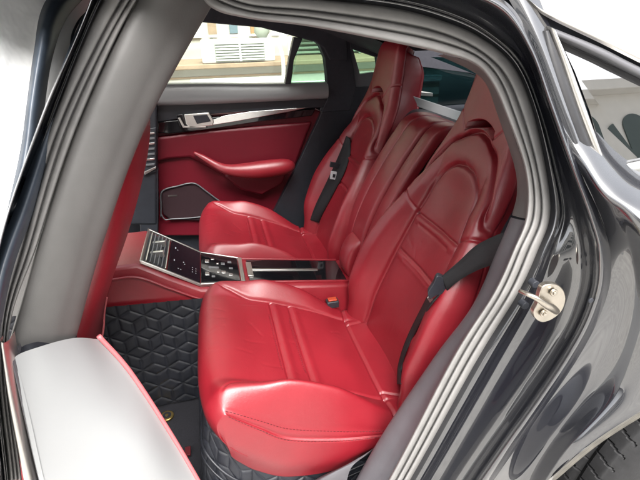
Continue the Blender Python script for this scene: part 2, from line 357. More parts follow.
# shell between aperture and window so the pillar is solid
pil = loft([keyed([(495,-22),(512,5),(535,48),(554,100),(578,165),(599,214)], -.8845), keyed([(520,-14),(530,12),(545,52),(564,106),(585,163),(602,206)], -.889), keyed([(540,0),(550,26),(562,56),(580,108),(598,160),(612,195)], -.880)], 50, 4)
gmesh('pillar_cover', pil, PAINT, car)

# ---- wheel ---------------------------------------------------------------------------------------------------------
wh = empty('rear_wheel', parent=car)
WC = np.array([1.17, 0, .40]); WR = .43
prof = [(-.925, .30), (-.936, .36), (-.932, .402), (-.918, .422), (-.90, WR), (-.80, WR+.003), (-.70, WR), (-.67, .415), (-.66, .30)]
na = 900; V = []
for k in range(na):
    a = 2*math.pi*k/na
    for j, (y, r) in enumerate(cr([(p[0], p[1]) for p in prof], 81)):
        g = 0
        if r > .419:
            ph = (k*75/na + (y+.8)*7) % 1.0
            if abs(y+.875) < .005 or abs(y+.82) < .005 or abs(y+.765) < .005 or abs(y+.71) < .005: g = .007
            elif ph < .085: g = .005
        V.append((WC[0]+(r-g)*math.cos(a), y, WC[2]+(r-g)*math.sin(a)))
mesh('tyre', V, gridf(na, 81)+[((na-1)*81+j, (na-1)*81+j+1, j+1, j) for j in range(80)], TYRE, wh, angle=35)
V = []; 
for k in range(80):
    a = 2*math.pi*k/80
    for (y, r) in [(-.925, .305), (-.93, .285), (-.90, .27), (-.80, .265), (-.80, .02)]: V.append((WC[0]+r*math.cos(a), y, WC[2]+r*math.sin(a)))
parts = [(V, gridf(80, 5)+[(79*5+j, 79*5+j+1, j+1, j) for j in range(4)])]
for k in range(5):
    a = 2*math.pi*k/5+.3; c, s_ = math.cos(a), math.sin(a); P = []
    for (u, v) in [(.04, -.035), (.27, -.02), (.27, .02), (.04, .035)]: P.append((WC[0]+u*c-v*s_, -.92, WC[2]+u*s_+v*c))
    parts.append(prismVF(P, (0, .03, 0)))
V, F = merge(*parts); mesh('rim', V, F, RIMM, wh, angle=35)
V = []
for k in range(60):
    a = math.radians(-20+220*k/59)
    for (y, r) in [(-.90, .56), (-.60, .56), (-.58, .30)]: V.append((WC[0]+r*math.cos(a), y, WC[2]+r*math.sin(a)))
mesh('wheel_well_liner', V, gridf(60, 3), DPL, car)

# ---- B pillar and its trim (left side of the opening) --------------------------------------------------------------
bp = empty('pillar_trim', parent=car)
o0 = [(8,345),(39,240),(80,120),(137,0),(178,-50)]
o1 = [(30,347),(60,236),(104,118),(160,0),(198,-48)]
o2 = [(58,342),(86,236),(130,118),(188,0),(214,-34)]
o3 = [(77,334),(104,240),(148,122),(214,2),(226,-18)]
cols = [keyed(o0, -.776), keyed([(12,345),(43,240),(84,120),(141,0),(182,-50)], -.790), keyed(o1, -.785), keyed(o2, -.752), keyed(o3, -.700)]
cols.append(cols[-1]+np.array([-.05, .07, 0])); cols.append(cols[-1]+np.array([-.10, .02, 0]))
gmesh('upper_cover', loft(cols, 60, 8), GTRIM, bp)
gmesh('cover_lower_edge', loft([fk([(11,357),(38,349),(77,338)], [-.80,-.79,-.70]), fk([(9,350),(36,342),(77,333)], [-.785,-.78,-.69])], 20, 2), DPL, bp)
# pale lower cover which runs down into the sill
s0 = [(14,358),(24,400),(38,462),(52,510),(80,590),(200,700)]
s1 = [(42,346),(62,400),(84,462),(104,510),(140,590),(240,690)]
s2 = [(74,338),(112,400),(146,452),(170,505),(205,580),(290,670)]
s3 = [(96,339),(128,375),(166,432),(196,482),(238,556),(310,640)]
Y = [[-.815,-.82,-.825,-.83,-.83,-.83], [-.79,-.79,-.79,-.79,-.79,-.79], [-.735,-.73,-.73,-.725,-.72,-.72], [-.675,-.67,-.665,-.66,-.655,-.65]]
sc = [fk(s, y) for s, y in zip([s0, s1, s2, s3], Y)]
inner = sc[-1]+np.array([.004, .012, -.012]); inner2 = inner+np.array([-.01, .03, -.10])
sill = gmesh('sill_cover', densify(np.array([cr(c, 80) for c in [sc[0]+np.array([0, -.002, -.03])]+sc+[inner, inner2]]), 6), SILLM, bp)
pp = sc[-1]+np.array([.004, .004, .003]); tube('sill_piping', cr(pp, 60), .0042, PINK, bp)
# outer sill rubber strips running down beside the pale cover
for (A, B, y, m_) in [([(0,340),(8,400),(20,462),(32,520)], [(9,340),(19,400),(32,462),(46,520)], -.835, SATIN), ([(9,345),(20,400),(34,462),(48,520)], [(15,352),(29,400),(47,462),(64,520)], -.822, GTR2)]:
    a = fk(A, [y]*4); b = fk(B, [y+.012]*4); mid = (a+b)/2+np.array([0, -.006, 0])
    gmesh('sill_strip', loft([a+np.array([0, .01, 0]), a, mid, b, b+np.array([0, .02, 0])], 40, 3), m_, bp)

# ---- rear trim of the opening (right) -----------------------------------------------------------------------------
rt = empty('pillar_trim', parent=car)
def rtrim(name, A, B, m_, yA=-.776, yB=-.70):
    a = keyed(A, yA); b = keyed(B, yB); mid = (a*.55+b*.45)+np.array([0, -.014, 0]); ramp = np.clip(np.arange(len(b))/4, 0, 1) if name == 'upper_cover' else np.ones(len(b)); c = b+(b-CAM)*.14+np.stack([.05*ramp, 0*ramp, 0*ramp], 1)
    return gmesh(name, loft([a, a*.9+b*.1+np.array([0, -.006, 0]), mid, b, (b+c)/2, c], 60, 6), m_, rt)
rtrim('upper_cover', [(440,53),(474,64),(491,82),(505,112),(525,170),(527,196),(527,216)], [(438,55),(470,70),(486,84),(497,113),(514,165),(517,192),(512,215)], GTRIM)
rtrim('lower_cover', [(526,218),(513,250),(492,295),(451,360),(388,480),(323,590)], [(511,217),(497,250),(472,306),(430,363),(366,462),(300,590)], GTR2)
fa = keyed([(512,219),(497,252),(473,306),(431,364),(367,462),(301,590)], -.702)
fl = loft([fa+(fa-CAM)*k+np.array([dx, 0, 0]) for k, dx in ((.0, .006), (.04, .002), (.09, .012), (.16, .05))], 50, 4)
gmesh('wheelhouse_cover', fl, DCAP, rt)
gmesh('seat_base_flap', loft([fk([(384,440),(366,455),(350,470),(344,500)], [-.68,-.68,-.68,-.68]), fk([(366,456),(340,468),(318,484),(300,520)], [-.665]*4), fk([(340,468),(318,478),(300,492),(280,530)], [-.64]*4)], 30, 5), GTR2, rt)

# ---- open rear door standing at the far left ------------------------------------------------------------------------
dr = empty('door', parent=car); dr['label'] = 'open near door with a white sheet for the bright reflection in its window'
def dpt(px, py, off=0.):
    """on the plane of the open door: hinged at the pillar and swung outwards"""
    H = np.array([-.20-off, -.86, 0]); nrm = np.array([.93, -.36, 0]); nrm = nrm/np.linalg.norm(nrm)
    d = FWD + (px-320)/FPX*RGT - (py-240)/FPX*UPV
    return CAM + d*(((H-CAM)@nrm)/(d@nrm))
def dloft(name, cs, m_, parent=dr, n=50, mm=4): return gmesh(name, loft([np.array([dpt(*p) for p in c]) for c in cs], n, mm), m_, parent)
dloft('inner_seal', [[(98,-12,.0),(72,40,.0),(48,110,.0),(20,195,.0),(-6,262,.0),(-20,330,.0)], [(103,-8,-.02),(78,46,-.02),(54,112,-.02),(26,198,-.02),(2,266,-.02),(-12,334,-.02)], [(110,-4,-.02),(85,50,-.02),(58,122,-.02),(32,202,-.02),(9,268,-.02),(-6,338,-.02)], [(113,0,.0),(88,54,.0),(60,126,.0),(36,204,.0),(13,270,.0),(-2,342,.0)]], BLUE)
dloft('outer_seal', [[(66,-30,.03),(42,8,.03),(34,50,.03),(27,100,.03),(20,150,.03),(6,215,.03)], [(74,-24,.01),(48,14,.01),(39,52,.01),(31,102,.01),(25,152,.01),(12,216,.01)], [(84,-14,.01),(58,16,.01),(46,58,.01),(38,108,.01),(34,155,.01),(20,212,.01)], [(90,-8,.03),(66,20,.03),(52,60,.03),(44,112,.03),(38,156,.03),(28,205,.03)]], BLUE)
dloft('door_frame', [[(78,-14,.04),(54,18,.04),(44,60,.04),(38,110,.04),(28,160,.04),(14,210,.04)], [(86,-16,.035),(66,28,.035),(53,70,.035),(45,115,.035),(34,165,.035),(20,212,.035)], [(104,-16,.04),(78,42,.04),(62,90,.04),(50,130,.04),(38,170,.04),(26,214,.04)]], FILM0)
tube('check_strap', cr([dpt(92,8,.02), dpt(80,20,.02), dpt(73,34,.02), dpt(71,48,.02)], 16), .002, RUBD, dr)
GLARE = mat('window_glare_sheet', (.90, .91, .91), .3, bump=.6, bscale=9, bdist=.03)  # white base colour stands for the bright reflection in the door glass
dloft('window_glare', [[(60,-40,.06),(40,20,.06),(30,90,.06),(22,150,.06),(2,260,.06),(-20,380,.06)], [(20,-40,.07),(14,20,.075),(10,90,.065),(4,150,.075),(-20,260,.07),(-40,380,.07)], [(-40,-40,.06),(-40,20,.07),(-40,90,.06),(-44,150,.07),(-60,260,.06),(-80,380,.06)]], GLARE, n=80, mm=10)

# ================================================================== interior: floor, tunnel
gmesh('cabin_floor', np.array([[[-.9, -.66, .235], [.6, -.66, .235]], [[-.9, .74, .235], [.6, .74, .235]]]), CARPET, car)
box('seat_base_block', (.03, -.60, .236), (.55, .66, .42), CARPET, car)

# ---- quilted floor mats ----------------------------------------------------------------------------------------------
def rhomb(u, v, R=.046):
    """height of a tumbling-block quilt at (u,v); R = side of a rhombus"""
    a = R*math.sqrt(3)/2; best = np.full(u.shape, 1e9); D = np.full(u.shape, 0.)
    j = np.round(v/(1.5*R)); 
    for dj in (-1, 0, 1):
        jj = j+dj; off = (jj % 2)*a; i = np.round((u-off)/(2*a))
        for di in (-1, 0, 1):
            cx = (i+di)*2*a+off; cy = jj*1.5*R; du = u-cx; dv = v-cy; r2 = du*du+dv*dv
            hexd = a-np.maximum(np.abs(du), np.maximum(np.abs(du*.5+dv*.8660254), np.abs(du*.5-dv*.8660254)))
            sp_ = np.full(u.shape, 1e9)
            for ang in (90, 210, 330):
                c, s_ = math.cos(math.radians(ang)), math.sin(math.radians(ang)); dot = du*c+dv*s_; crs = np.abs(du*s_-dv*c)
                sp_ = np.minimum(sp_, np.where(dot > 0, crs, np.sqrt(r2)))
            d = np.minimum(hexd, sp_); m_ = r2 < best; best = np.where(m_, r2, best); D = np.where(m_, d, D)
    return 1-np.exp(-np.maximum(D, 0)/.0032)
def quilt(name, keysA, nu, nv, su, sv, mat_, parent, amp=.006, R=.043, lines=None):
    """keysA: loft curves; quilting displaced along the normals; su, sv = size in metres"""
    A = np.array([cr(c, nu) for c in keysA]); c = len(keysA)
    G = cr(A.reshape(c, -1), nv).reshape(nv, nu, 3) if c > 2 else np.array([A[0]*(1-t)+A[1]*t for t in np.linspace(0, 1, nv)])
    du = np.gradient(G, axis=1); dv = np.gradient(G, axis=0); nn = np.cross(du, dv); nn /= np.linalg.norm(nn, axis=2)[:, :, None]+1e-12
    U = np.cumsum(np.linalg.norm(du, axis=2), axis=1); Vv = np.cumsum(np.linalg.norm(dv, axis=2), axis=0)
    h = rhomb(U, Vv, R)
    if lines:
        for l, wd in lines: h = h*(1-np.exp(-((Vv-l)/wd)**2))
    to = CAM-G; sgn = np.sign((nn*to).sum(axis=2).mean())
    return gmesh(name, G+nn*(h*amp*sgn)[:, :, None], mat_, parent)
fm = empty('quilted_floor_mat', 'black quilted floor mat with a round gold badge in the near footwell', 'floor mat', loc=(-.2, -.35, .24))
fm.location = (0, 0, 0)
quilt('tunnel_side', [[(-.55,-.150,.66),(-.3,-.150,.64),(.02,-.150,.62),(.1,-.150,.61)], [(-.55,-.165,.45),(-.3,-.165,.45),(.02,-.165,.45),(.1,-.165,.45)], [(-.55,-.185,.262),(-.3,-.185,.262),(.02,-.185,.262),(.1,-.185,.262)]], 360, 210, 1, 1, QUILT, fm, amp=.0040)
gmesh('heel_pad', loft([np.array([(-.55,-.185,.258),(-.3,-.185,.256),(.02,-.185,.256)]), np.array([(-.55,-.19,.250),(-.3,-.19,.248),(.02,-.19,.248)]), np.array([(-.55,-.42,.248),(-.3,-.42,.246),(.02,-.42,.246)]), np.array([(-.55,-.64,.262),(-.3,-.64,.262),(.02,-.64,.262)])], 30, 6), CARPET, fm)
ec = atz(167, 416, .2525)
V, F = tubeVF([ec+np.array([0, 0, -.003]), ec+np.array([0, 0, .002]), ec+np.array([0, 0, .0035])], [.021, .021, .0185], 32); badge = mesh('badge', V, F, GOLD, fm, angle=30)
V, F = tubeVF([ec+np.array([0, 0, .002]), ec+np.array([0, 0, .0042])], [.0135, .0135], 32); V2, F2 = tubeVF([ec+np.array([0, 0, .003]), ec+np.array([0, 0, .0055])], [.006, .005], 20)
mesh('badge_field', V, F, DPL, badge, angle=30); mesh('badge_centre', V2, F2, GOLD, badge, angle=30)
box('mat_tag', tuple(atz(188, 452, .262)+np.array([-.008, -.015, 0])), tuple(atz(188, 452, .262)+np.array([.008, .015, .006])), STITCH, fm, bevel=.001)
# quilted cover round the near seat base
pth = [(-.055,-.17),(-.06,-.30),(-.055,-.46),(-.040,-.585),(.03,-.648),(.12,-.655),(.25,-.645),(.40,-.625),(.50,-.61)]
ztop = [.53,.53,.54,.565,.50,.425,.375,.385,.41]
inn = [(1,0),(1,0),(1,0),(.7,.7),(.2,1),(0,1),(0,1),(0,1),(0,1)]
def lev(f, up=0.):
    return [(x+.055*ix*(1-f)**2+up*ix, y+.045*iy*(1-f)**2+up*iy, zt*(1-f)+.20*f) for (x, y), zt, (ix, iy) in zip(pth, ztop, inn)]
quilt('seat_base_cover', [lev(0), lev(.15), lev(.4), lev(.7), lev(1)], 420, 150, 1, 1, QUILT, fm, amp=.0035, R=.040)
tube('cover_piping', cr(lev(.30, -.004), 60), .0035, QUILT, fm); tube('cover_piping', cr(lev(.38, -.004), 60), .0025, QUILT, fm)
fm2 = empty('quilted_floor_mat', 'black quilted floor mat in the far footwell behind the console', 'floor mat')
quilt('foot_pad', [[(-.55,.16,.45),(-.2,.16,.45),(.05,.16,.45)], [(-.55,.18,.30),(-.2,.18,.30),(.05,.18,.30)], [(-.55,.25,.262),(-.2,.25,.262),(.05,.25,.262)], [(-.55,.45,.262),(-.2,.45,.262),(.05,.45,.262)], [(-.55,.66,.262),(-.2,.66,.262),(.05,.66,.262)]], 200, 200, 1, 1, QUILT, fm2)

# ================================================================== rear seats
SEATC = .370
def smin(a): return a
def groove(d, wd): return np.exp(-(d/wd)**2)
def seg_d(X, Y, a, b):
    a = np.array(a); b = np.array(b); ab = b-a; t = np.clip(((X-a[0])*ab[0]+(Y-a[1])*ab[1])/(ab@ab), 0, 1)
    return np.hypot(X-a[0]-t*ab[0], Y-a[1]-t*ab[1])
def poly_d(X, Y, pts):
    d = np.full(X.shape, 9.)
    for a, b in zip(pts[:-1], pts[1:]): d = np.minimum(d, seg_d(X, Y, a, b))
    return d
def nrm(G):
    n_ = np.cross(np.gradient(G, axis=1), np.gradient(G, axis=0)); return n_/(np.linalg.norm(n_, axis=2)[:, :, None]+1e-12)
def make_cushion():
    kt = np.linspace(0, 11, 12)
    row = np.array([(.075,.44),(.025,.50),(-.012,.555),(-.020,.605),(.002,.636),(.045,.646),(.13,.612),(.2,.588),(.3,.548),(.37,.515),(.44,.480),(.54,.462)])
    dzr = np.array([0,0,0,0,.002,.019,.045,.064,.056,.030,.008,.0])
    Dr = np.array([(.045,.485),(.018,.515),(-.004,.553),(-.008,.597),(.022,.625),(.052,.612),(.11,.565),(.17,.515),(.28,.478),(.36,.462),(.43,.455),(.54,.45)])
    Er = np.array([(.090,.505),(.070,.505),(.050,.498),(.034,.486),(.038,.476),(.056,.453),(.095,.412),(.165,.368),(.28,.352),(.36,.385),(.43,.42),(.54,.43)])
    nr, nc = 330, 380
    v = np.linspace(0, 11, nr); tau = np.linspace(-1.4, 1.4, nc)
    f = lambda arr: cr(np.asarray(arr, float).reshape(12, -1), nr)
    R, DZ, D, E = f(row), f(dzr)[:, 0], f(Dr), f(Er)
    at_ = np.abs(tau); G = np.zeros((nr, nc, 3))
    yoff = pch(at_, [0,.35,.6,.67,.75,.86,.95,1.0,1.2,1.4], [0,.1,.165,.182,.205,.236,.262,.274,.276,.258])
    hz = pch(at_, [0,.35,.6,.67,.74,.82,.88,.95,1.0,1.4], [-.12,-.09,-.04,0,.42,.88,1.0,.80,0.,0])     # share of the bolster's height
    wD = pch(at_, [0,.84,.93,1.0,1.4], [0,0,.42,1,1]); wE = pch(at_, [0,1.0,1.1,1.25,1.4], [0,0,.12,.6,1])
    for i in range(nr):
        bx = R[i, 0]; bz = R[i, 1]+hz*DZ[i]
        X = bx*(1-wD)+D[i, 0]*wD; Z = bz*(1-wD)+D[i, 1]*wD
        X = X*(1-wE)+E[i, 0]*wE; Z = Z*(1-wE)+E[i, 1]*wE
        fr = np.clip((6-v[i])/3.5, 0, 1); fr = fr*fr*(3-2*fr); low = np.clip((3.6-v[i])/3, 0, 1)
        X = X+.030*fr*(np.minimum(at_, 1.0)**4)*(1-.8*wE)                                          # rounded front corners in plan
        G[i, :, 0] = X; G[i, :, 1] = np.sign(tau)*(yoff-.045*low*np.clip(at_-1, 0, .4)/.4); G[i, :, 2] = Z
    for _ in range(14):
        H_ = G.copy(); H_[1:-1, 1:-1] = (G[2:, 1:-1]+G[:-2, 1:-1]+G[1:-1, 2:]+G[1:-1, :-2])/4; G = H_
    n_ = nrm(G)
    if n_[nr//2, nc//2, 2] < 0: n_ = -n_
    Vg = np.repeat(v[:, None], nc, 1); T = np.repeat(tau[None], nr, 0); Xg = G[:, :, 0]; Yg = G[:, :, 1]; A = np.abs(T)
    d = np.zeros((nr, nc)); top = Vg > 4.2
    # bolster seams: crease at |tau| = .67 converging on the front tips
    sx = pch(Vg, [0, 4.7, 5.3, 6.2, 11], [.90, .86, .76, .68, .67])
    wgt = pch(Vg, [0, 4.6, 5.4, 10.0, 10.4, 11], [0, 0, 1, 1, 0, 0])
    d -= .006*groove((A-sx)*.26, .0045)*wgt
    # piped outer seam D
    wd = pch(Vg, [0, 4.2, 4.8, 11], [0, 0, 1, 1])
    d -= .0035*groove((A-1.0)*.27, .0028)*wd; d -= .0012*groove((A-.965)*.27, .0018)*wd; d -= .0012*groove((A-1.045)*.27, .0018)*wd
    # front tip seam running down
    # cross seams of the insert
    ins = (A < .675)
    for x0 in (.198, .256):
        dd = (Xg-x0); d += np.where(ins, -.0065*groove(dd, .004)+.0035*groove(dd-.014, .010), 0)*wgt
    for x0 in (.187, .246):
        d -= .0014*groove((Xg-x0), .0016)*(A < .42)
    # rear strip
    xr = .440
    d -= .008*groove(Xg-xr-.02*np.maximum(A-.5, 0), .0045)*(A < .98)*(Vg > 8)
    for s_ in (-1, 1): d -= .006*groove((T-s_*.56-(Xg-xr)*1.2*s_)*.27, .004)*(Vg > 10.0)
    # pillows of the insert panels, soft creases
    P = .004*np.cos(np.clip(T/.67, -1, 1)*math.pi/2)*np.abs(np.sin(np.clip((Xg-.03)/.168, 0, 1)*math.pi))*(Xg < .198)*wgt
    d += P + .004*np.cos(np.clip(T/.67, -1, 1)*math.pi/2)*np.sin(np.clip((Xg-.27)/.17, 0, 1)*math.pi)*wgt
    for k in range(26):                                                                   # faint wrinkles
        cx, cy = rng.uniform(.0, .42), rng.uniform(-.25, .25); L_ = rng.uniform(.02, .07); an = rng.uniform(-.6, .6)+(math.pi/2 if rng.random() < .4 else 0)
        dd = seg_d(Xg, Yg, (cx, cy), (cx+L_*math.cos(an), cy+L_*math.sin(an))); d -= rng.uniform(.0003, .0008)*groove(dd, .005)*top*(A < .60)
    G = G+n_*d[:, :, None]; lines = []
    for tt in (.972, 1.034):
        for sg in (-1, 1): j = int(np.argmin(abs(tau-sg*tt))); lines.append([(G[i, j], n_[i, j]) for i in range(nr) if 4.5 < v[i] < 10.6])
    for x0 in (.186, .245):
        L_ = []
        for j in range(nc):
            if abs(tau[j]) < .46:
                i = int(np.argmin(abs(G[:, j, 0]-x0)+(v < 5)*9)); L_.append((G[i, j], n_[i, j]))
        lines.append(L_)
    return G, lines
def stitches(lines, step=.0085, ln=.0058, r=.0008):
    parts = []
    for L in lines:
        P = np.array([p for p, _ in L]); Nn = np.array([n for _, n in L]); s = np.concatenate([[0], np.cumsum(np.linalg.norm(np.diff(P, axis=0), axis=1))])
        f = lambda q: (np.array([np.interp(q, s, P[:, k]) for k in range(3)]), np.array([np.interp(q, s, Nn[:, k]) for k in range(3)]))
        q = 0
        while q+ln < s[-1]:
            (a, na_), (b, nb_) = f(q), f(q+ln); m_ = (a+b)/2+na_*.0009
            parts.append(tubeVF([a+na_*.0001, m_, b+nb_*.0001], [r*.7, r, r*.7], 5)); q += step
    return merge(*parts)
def make_back():
    pz = np.array([(.500,.43),(.520,.50),(.538,.58),(.565,.66),(.605,.765),(.645,.865),(.675,.935),(.705,1.0),(.728,1.05),(.750,1.10),(.764,1.15),(.774,1.20),(.782,1.25),(.790,1.285),(.806,1.308)])
    zz = pz[:, 1]; k = len(pz); nr, nc = 420, 400
    R = cr(pz, nr); zr = R[:, 1]
    hw = pch(zr, [.43,.52,.65,.75,.82,.88,.925,1.0,1.08,1.15,1.22,1.27,1.31], [.256,.258,.266,.258,.240,.214,.192,.176,.152,.124,.108,.100,.080])
    iw = pch(zr, [.43,.53,.65,.77,.87,.94,1.31], [.165,.158,.146,.132,.118,.106,.106])*np.sqrt(np.clip(1-(np.clip((zr-.93)/.102, 0, 1))**2.2, 0, 1))
    sw = pch(zr, [.43,.53,.65,.77,.87,.95,1.31], [.165,.158,.146,.132,.118,.108,.10])
    bo = pch(zr, [.43,.50,.60,.70,.80,.87,.925,1.0,1.1,1.31], [.048,.055,.073,.072,.058,.042,.028,.016,.012,.006])
    dep = pch(zr, [.43,.8,1.0,1.2,1.31], [.12,.115,.10,.095,.04])
    gw = pch(zr, [.43,.90,.925,1.0,1.05,1.08,1.10,1.112,1.117,1.31], [.30,.22,.190,.150,.118,.094,.068,.036,.0,.0])      # groove between ring pad and head frame
    T0 = np.gradient(R, axis=0); T0 /= np.linalg.norm(T0, axis=1)[:, None]; Nf = np.stack([-T0[:, 1], T0[:, 0]], 1)   # forward and up
    tau = np.linspace(-2, 2, nc); A = np.abs(tau)
    G = np.zeros((nr, nc, 3)); cross = np.zeros((nr, nc))
    for i in range(nr):
        s_in = sw[i]*min(1, hw[i]/.14); h = hw[i]
        a = np.minimum(A, 1.0); y = a*h
        rel = np.clip((y-s_in)/(h-s_in), 0, 1)
        up = pch(rel, [0, .15, .45, .72, .88, 1.0], [0, .35, .85, 1.0, .86, .25]) if h > s_in else 0*rel
        if zr[i] > .96: m_ = min(1, (zr[i]-.96)/.12); m_ = m_*m_*(3-2*m_); up = up*(1-m_)+m_*np.sqrt(np.clip(1-(y/h)**6, 0, 1))
        fwd = up*bo[i] - .007*np.cos(np.clip(y/s_in, 0, 1)*math.pi/2)**2*np.clip((1.03-zr[i])/.12, 0, 1)**2*(3-2*np.clip((1.03-zr[i])/.12, 0, 1))
        edge = np.clip((y/h-.86)/.14, 0, 1); fwd = fwd-.018*edge**2
        # the sides and back
        b = np.clip(A-1, 0, 1); sdp = np.clip(b/.5, 0, 1); bk = np.clip((b-.5)/.5, 0, 1)
        yy = np.where(A <= 1, y, h*(1+.03*np.sin(sdp*math.pi)-.10*sdp)*(1-bk)**.6)
        ff = np.where(A <= 1, fwd, fwd-sdp*dep[i]-.01*np.sin(bk*math.pi/2))
        G[i, :, 0] = R[i, 0]+Nf[i, 0]*ff; G[i, :, 2] = R[i, 1]+Nf[i, 1]*ff; G[i, :, 1] = np.sign(tau)*yy
    n_ = nrm(G)
    if n_[nr//3, nc//2, 0] > 0: n_ = -n_
    Z = np.repeat(zr[:, None], nc, 1); Tg = np.repeat(tau[None], nr, 0); Yg = G[:, :, 1]; AY = np.abs(Yg); frn = (np.abs(Tg) <= 1.02)
    IW = np.repeat(iw[:, None], nc, 1); GW = np.repeat(gw[:, None], nc, 1); HW = np.repeat(hw[:, None], nc, 1)
    d = np.zeros((nr, nc))
    # insert outline (arch)
    arch = [(iw_, z_) for z_, iw_ in zip(zr[::3], iw[::3]) if z_ < 1.0315]+[(0, 1.032)]
    da = poly_d(AY, Z, arch); inside = (AY < IW) & (Z < 1.032)
    d -= frn*.007*groove(da, .0048)
    d += frn*np.where(inside, .003*(1-np.exp(-da/.007)), 0)
    # ring pad and its outer groove
    ga = [(g_, z_) for z_, g_ in zip(zr[::5], gw[::5]) if .925 <= z_ <= 1.115]+[(0, 1.116)]
    dg = poly_d(AY, Z, ga); ringz = (AY < GW) & (~inside) & (Z > .87) & (Z < 1.116)
    d -= frn*.010*groove(dg, .0060)*np.clip((Z-.915)/.04, 0, 1)
    d += frn*np.where(ringz, .007*(1-np.exp(-dg/.010))*(1-np.exp(-da/.008))*np.clip((Z-.88)/.06, 0, 1), 0)
    d += frn*np.where((~ringz) & (~inside), .008*(1-np.exp(-dg/.010))*np.clip((Z-.92)/.05, 0, 1), 0)
    # fold from the bolster edge to the insert corner
    df = seg_d(AY, Z, (.20, .915), (.118, .872)); d -= frn*.005*groove(df, .0040)
    # level seams of the insert
    for z0, half, amp in ((.868, .120, .006), (.845, .085, .0025), (.752, .126, .0055), (.738, .085, .0022)):
        dd = Z-z0; d += frn*(AY < half)*(-amp*groove(dd, .0038)+(.003*groove(dd+.014, .010) if amp > .004 else 0))
    # head frame seams: short V from the shoulder
    for a_, b_ in (((.118, 1.165), (.060, 1.125)),): d -= frn*.003*groove(seg_d(AY, Z, a_, b_), .003)
    d -= .0022*groove((np.abs(Tg)-1.02)*.26, .003)*(Z > .5); d -= .0022*groove((np.abs(Tg)-1.46)*.2, .003)
    for k in range(16):
        cy, cz = rng.uniform(-.1, .1), rng.uniform(.52, .85); an = rng.uniform(0, 3.14); L_ = rng.uniform(.02, .06)
        d -= frn*rng.uniform(.0002, .0006)*groove(seg_d(Yg, Z, (cy, cz), (cy+L_*math.cos(an), cz+L_*math.sin(an))), .005)
    G = G+n_*d[:, :, None]
    return G, zr
def make_seat():
    seat = empty('rear_seat', parent=car)
    C, lines = make_cushion(); cu = gmesh('seat_cushion', C, RED, seat); [mesh('stitching', *stitches([L_]), STITCH, cu) for L_ in lines]
    Gb, zr = make_back(); nr, nc = Gb.shape[:2]; tau = np.linspace(-2, 2, nc)
    # opening under the headrest: rows and columns re-spaced round it, faces left out
    r0 = int(np.argmin(abs(zr-1.122))); r1 = int(np.argmin(abs(zr-1.146))); c_in = [j for j in range(nc) if abs(tau[j]) < .50]
    front = [(i, j) for i in range(r0, r1) for j in c_in[:-1]]
    back = [(i, j) for i in range(r0, r1) for j in range(nc-1) if abs(tau[j]) > 1.64]
    skipset = set(front)|set(back)
    # lens-shaped upper and lower edges
    yc = np.abs(Gb[(r0+r1)//2, :, 1]); half = yc[c_in[0]]
    for j in range(nc):
        tj = abs(tau[j]) if abs(tau[j]) < 1 else 2-abs(tau[j])
        q = min(1, abs(Gb[r0, j, 1])/half); fd_ = 1-min(1, max(0, (tj-.5)/.4)); drop = .018*q*q*fd_*fd_*(3-2*fd_)
        for i in range(r0-40, r1+41):
            wgt = 1-max(0, r0-i, i-r1)/41; wgt = wgt*wgt*(3-2*wgt); Gb[i, j, 2] -= drop*wgt*.9; Gb[i, j, 0] -= drop*wgt*.25
    F = gridf(nr, nc, False, lambda i, j: (i, j) in skipset)
    # tunnel walls joining the front and back openings
    V = Gb.reshape(-1, 3); n0 = nr*nc; V = list(map(tuple, V))
    fj0, fj1 = c_in[0], c_in[-1]
    bl = [(r0, j) for j in range(fj0, fj1+1)]+[(i, fj1) for i in range(r0+1, r1+1)]+[(r1, j) for j in range(fj1-1, fj0-1, -1)]+[(i, fj0) for i in range(r1-1, r0, -1)]
    ids = []
    for (i, j) in bl:
        p = Gb[i, j]; ids.append((i*nc+j, len(V))); V.append((p[0]+.085, p[1]*.97, p[2]+.0))
    for q in range(len(ids)):
        a, b = ids[q]; c, d_ = ids[(q+1) % len(ids)]; F.append((a, c, d_, b))
    # caps top and bottom
    F.append(tuple((nr-1)*nc+j for j in range(nc)))
    bk = mesh('backrest', V, F, RED, seat)
    return seat
near = make_seat(); near.location = (0, -SEATC, 0)
tag(near, 'near red leather seat')
far = near.copy(); COL.objects.link(far); far.parent = car; far.location = (0, SEATC, 0)
for ch in list(near.children):
    c = ch.copy(); COL.objects.link(c); c.parent = far
    for g_ in ch.children: d_ = g_.copy(); COL.objects.link(d_); d_.parent = c
tag(far, 'far red leather seat')

# ---- centre backrest between the two seats ---------------------------------------------------------------------------
cb = empty('centre_backrest', parent=car)
def cpanel(name, path, y0, y1, rad, m_, parent=cb, bul=.005, n=120, m2=60):
    P = cr(path, n); T0 = np.gradient(P, axis=0); T0 /= np.linalg.norm(T0, axis=1)[:, None]; Nf = np.stack([-T0[:, 1], T0[:, 0]], 1)
    t = np.linspace(-1, 1, m2); e = (1-np.abs(t)**14)**.5; G = np.zeros((n, m2, 3)); s = np.linspace(-1, 1, n); es = (1-np.abs(s)**16)**.5
    for i in range(n):
        f = (e*es[i]-1)*rad+bul*(1-t*t)*(1-s[i]**2); G[i, :, 0] = P[i, 0]+Nf[i, 0]*f; G[i, :, 2] = P[i, 1]+Nf[i, 1]*f; G[i, :, 1] = (y0+y1)/2+(y1-y0)/2*t
    return gmesh(name, G, m_, parent)
base = [(.50,.50),(.525,.62),(.555,.735),(.60,.84),(.66,.945),(.71,1.02),(.745,1.065),(.79,1.085),(.86,1.075),(.92,1.04)]
cpanel('side_panel', [(x+.004, z) for x, z in base], .060, .135, .028, RED); cpanel('side_panel', [(x+.004, z) for x, z in base], -.135, -.060, .028, RED)
cpanel('centre_panel', [(x-.004, z) for x, z in base[1:]], -.057, .057, .022, RED)
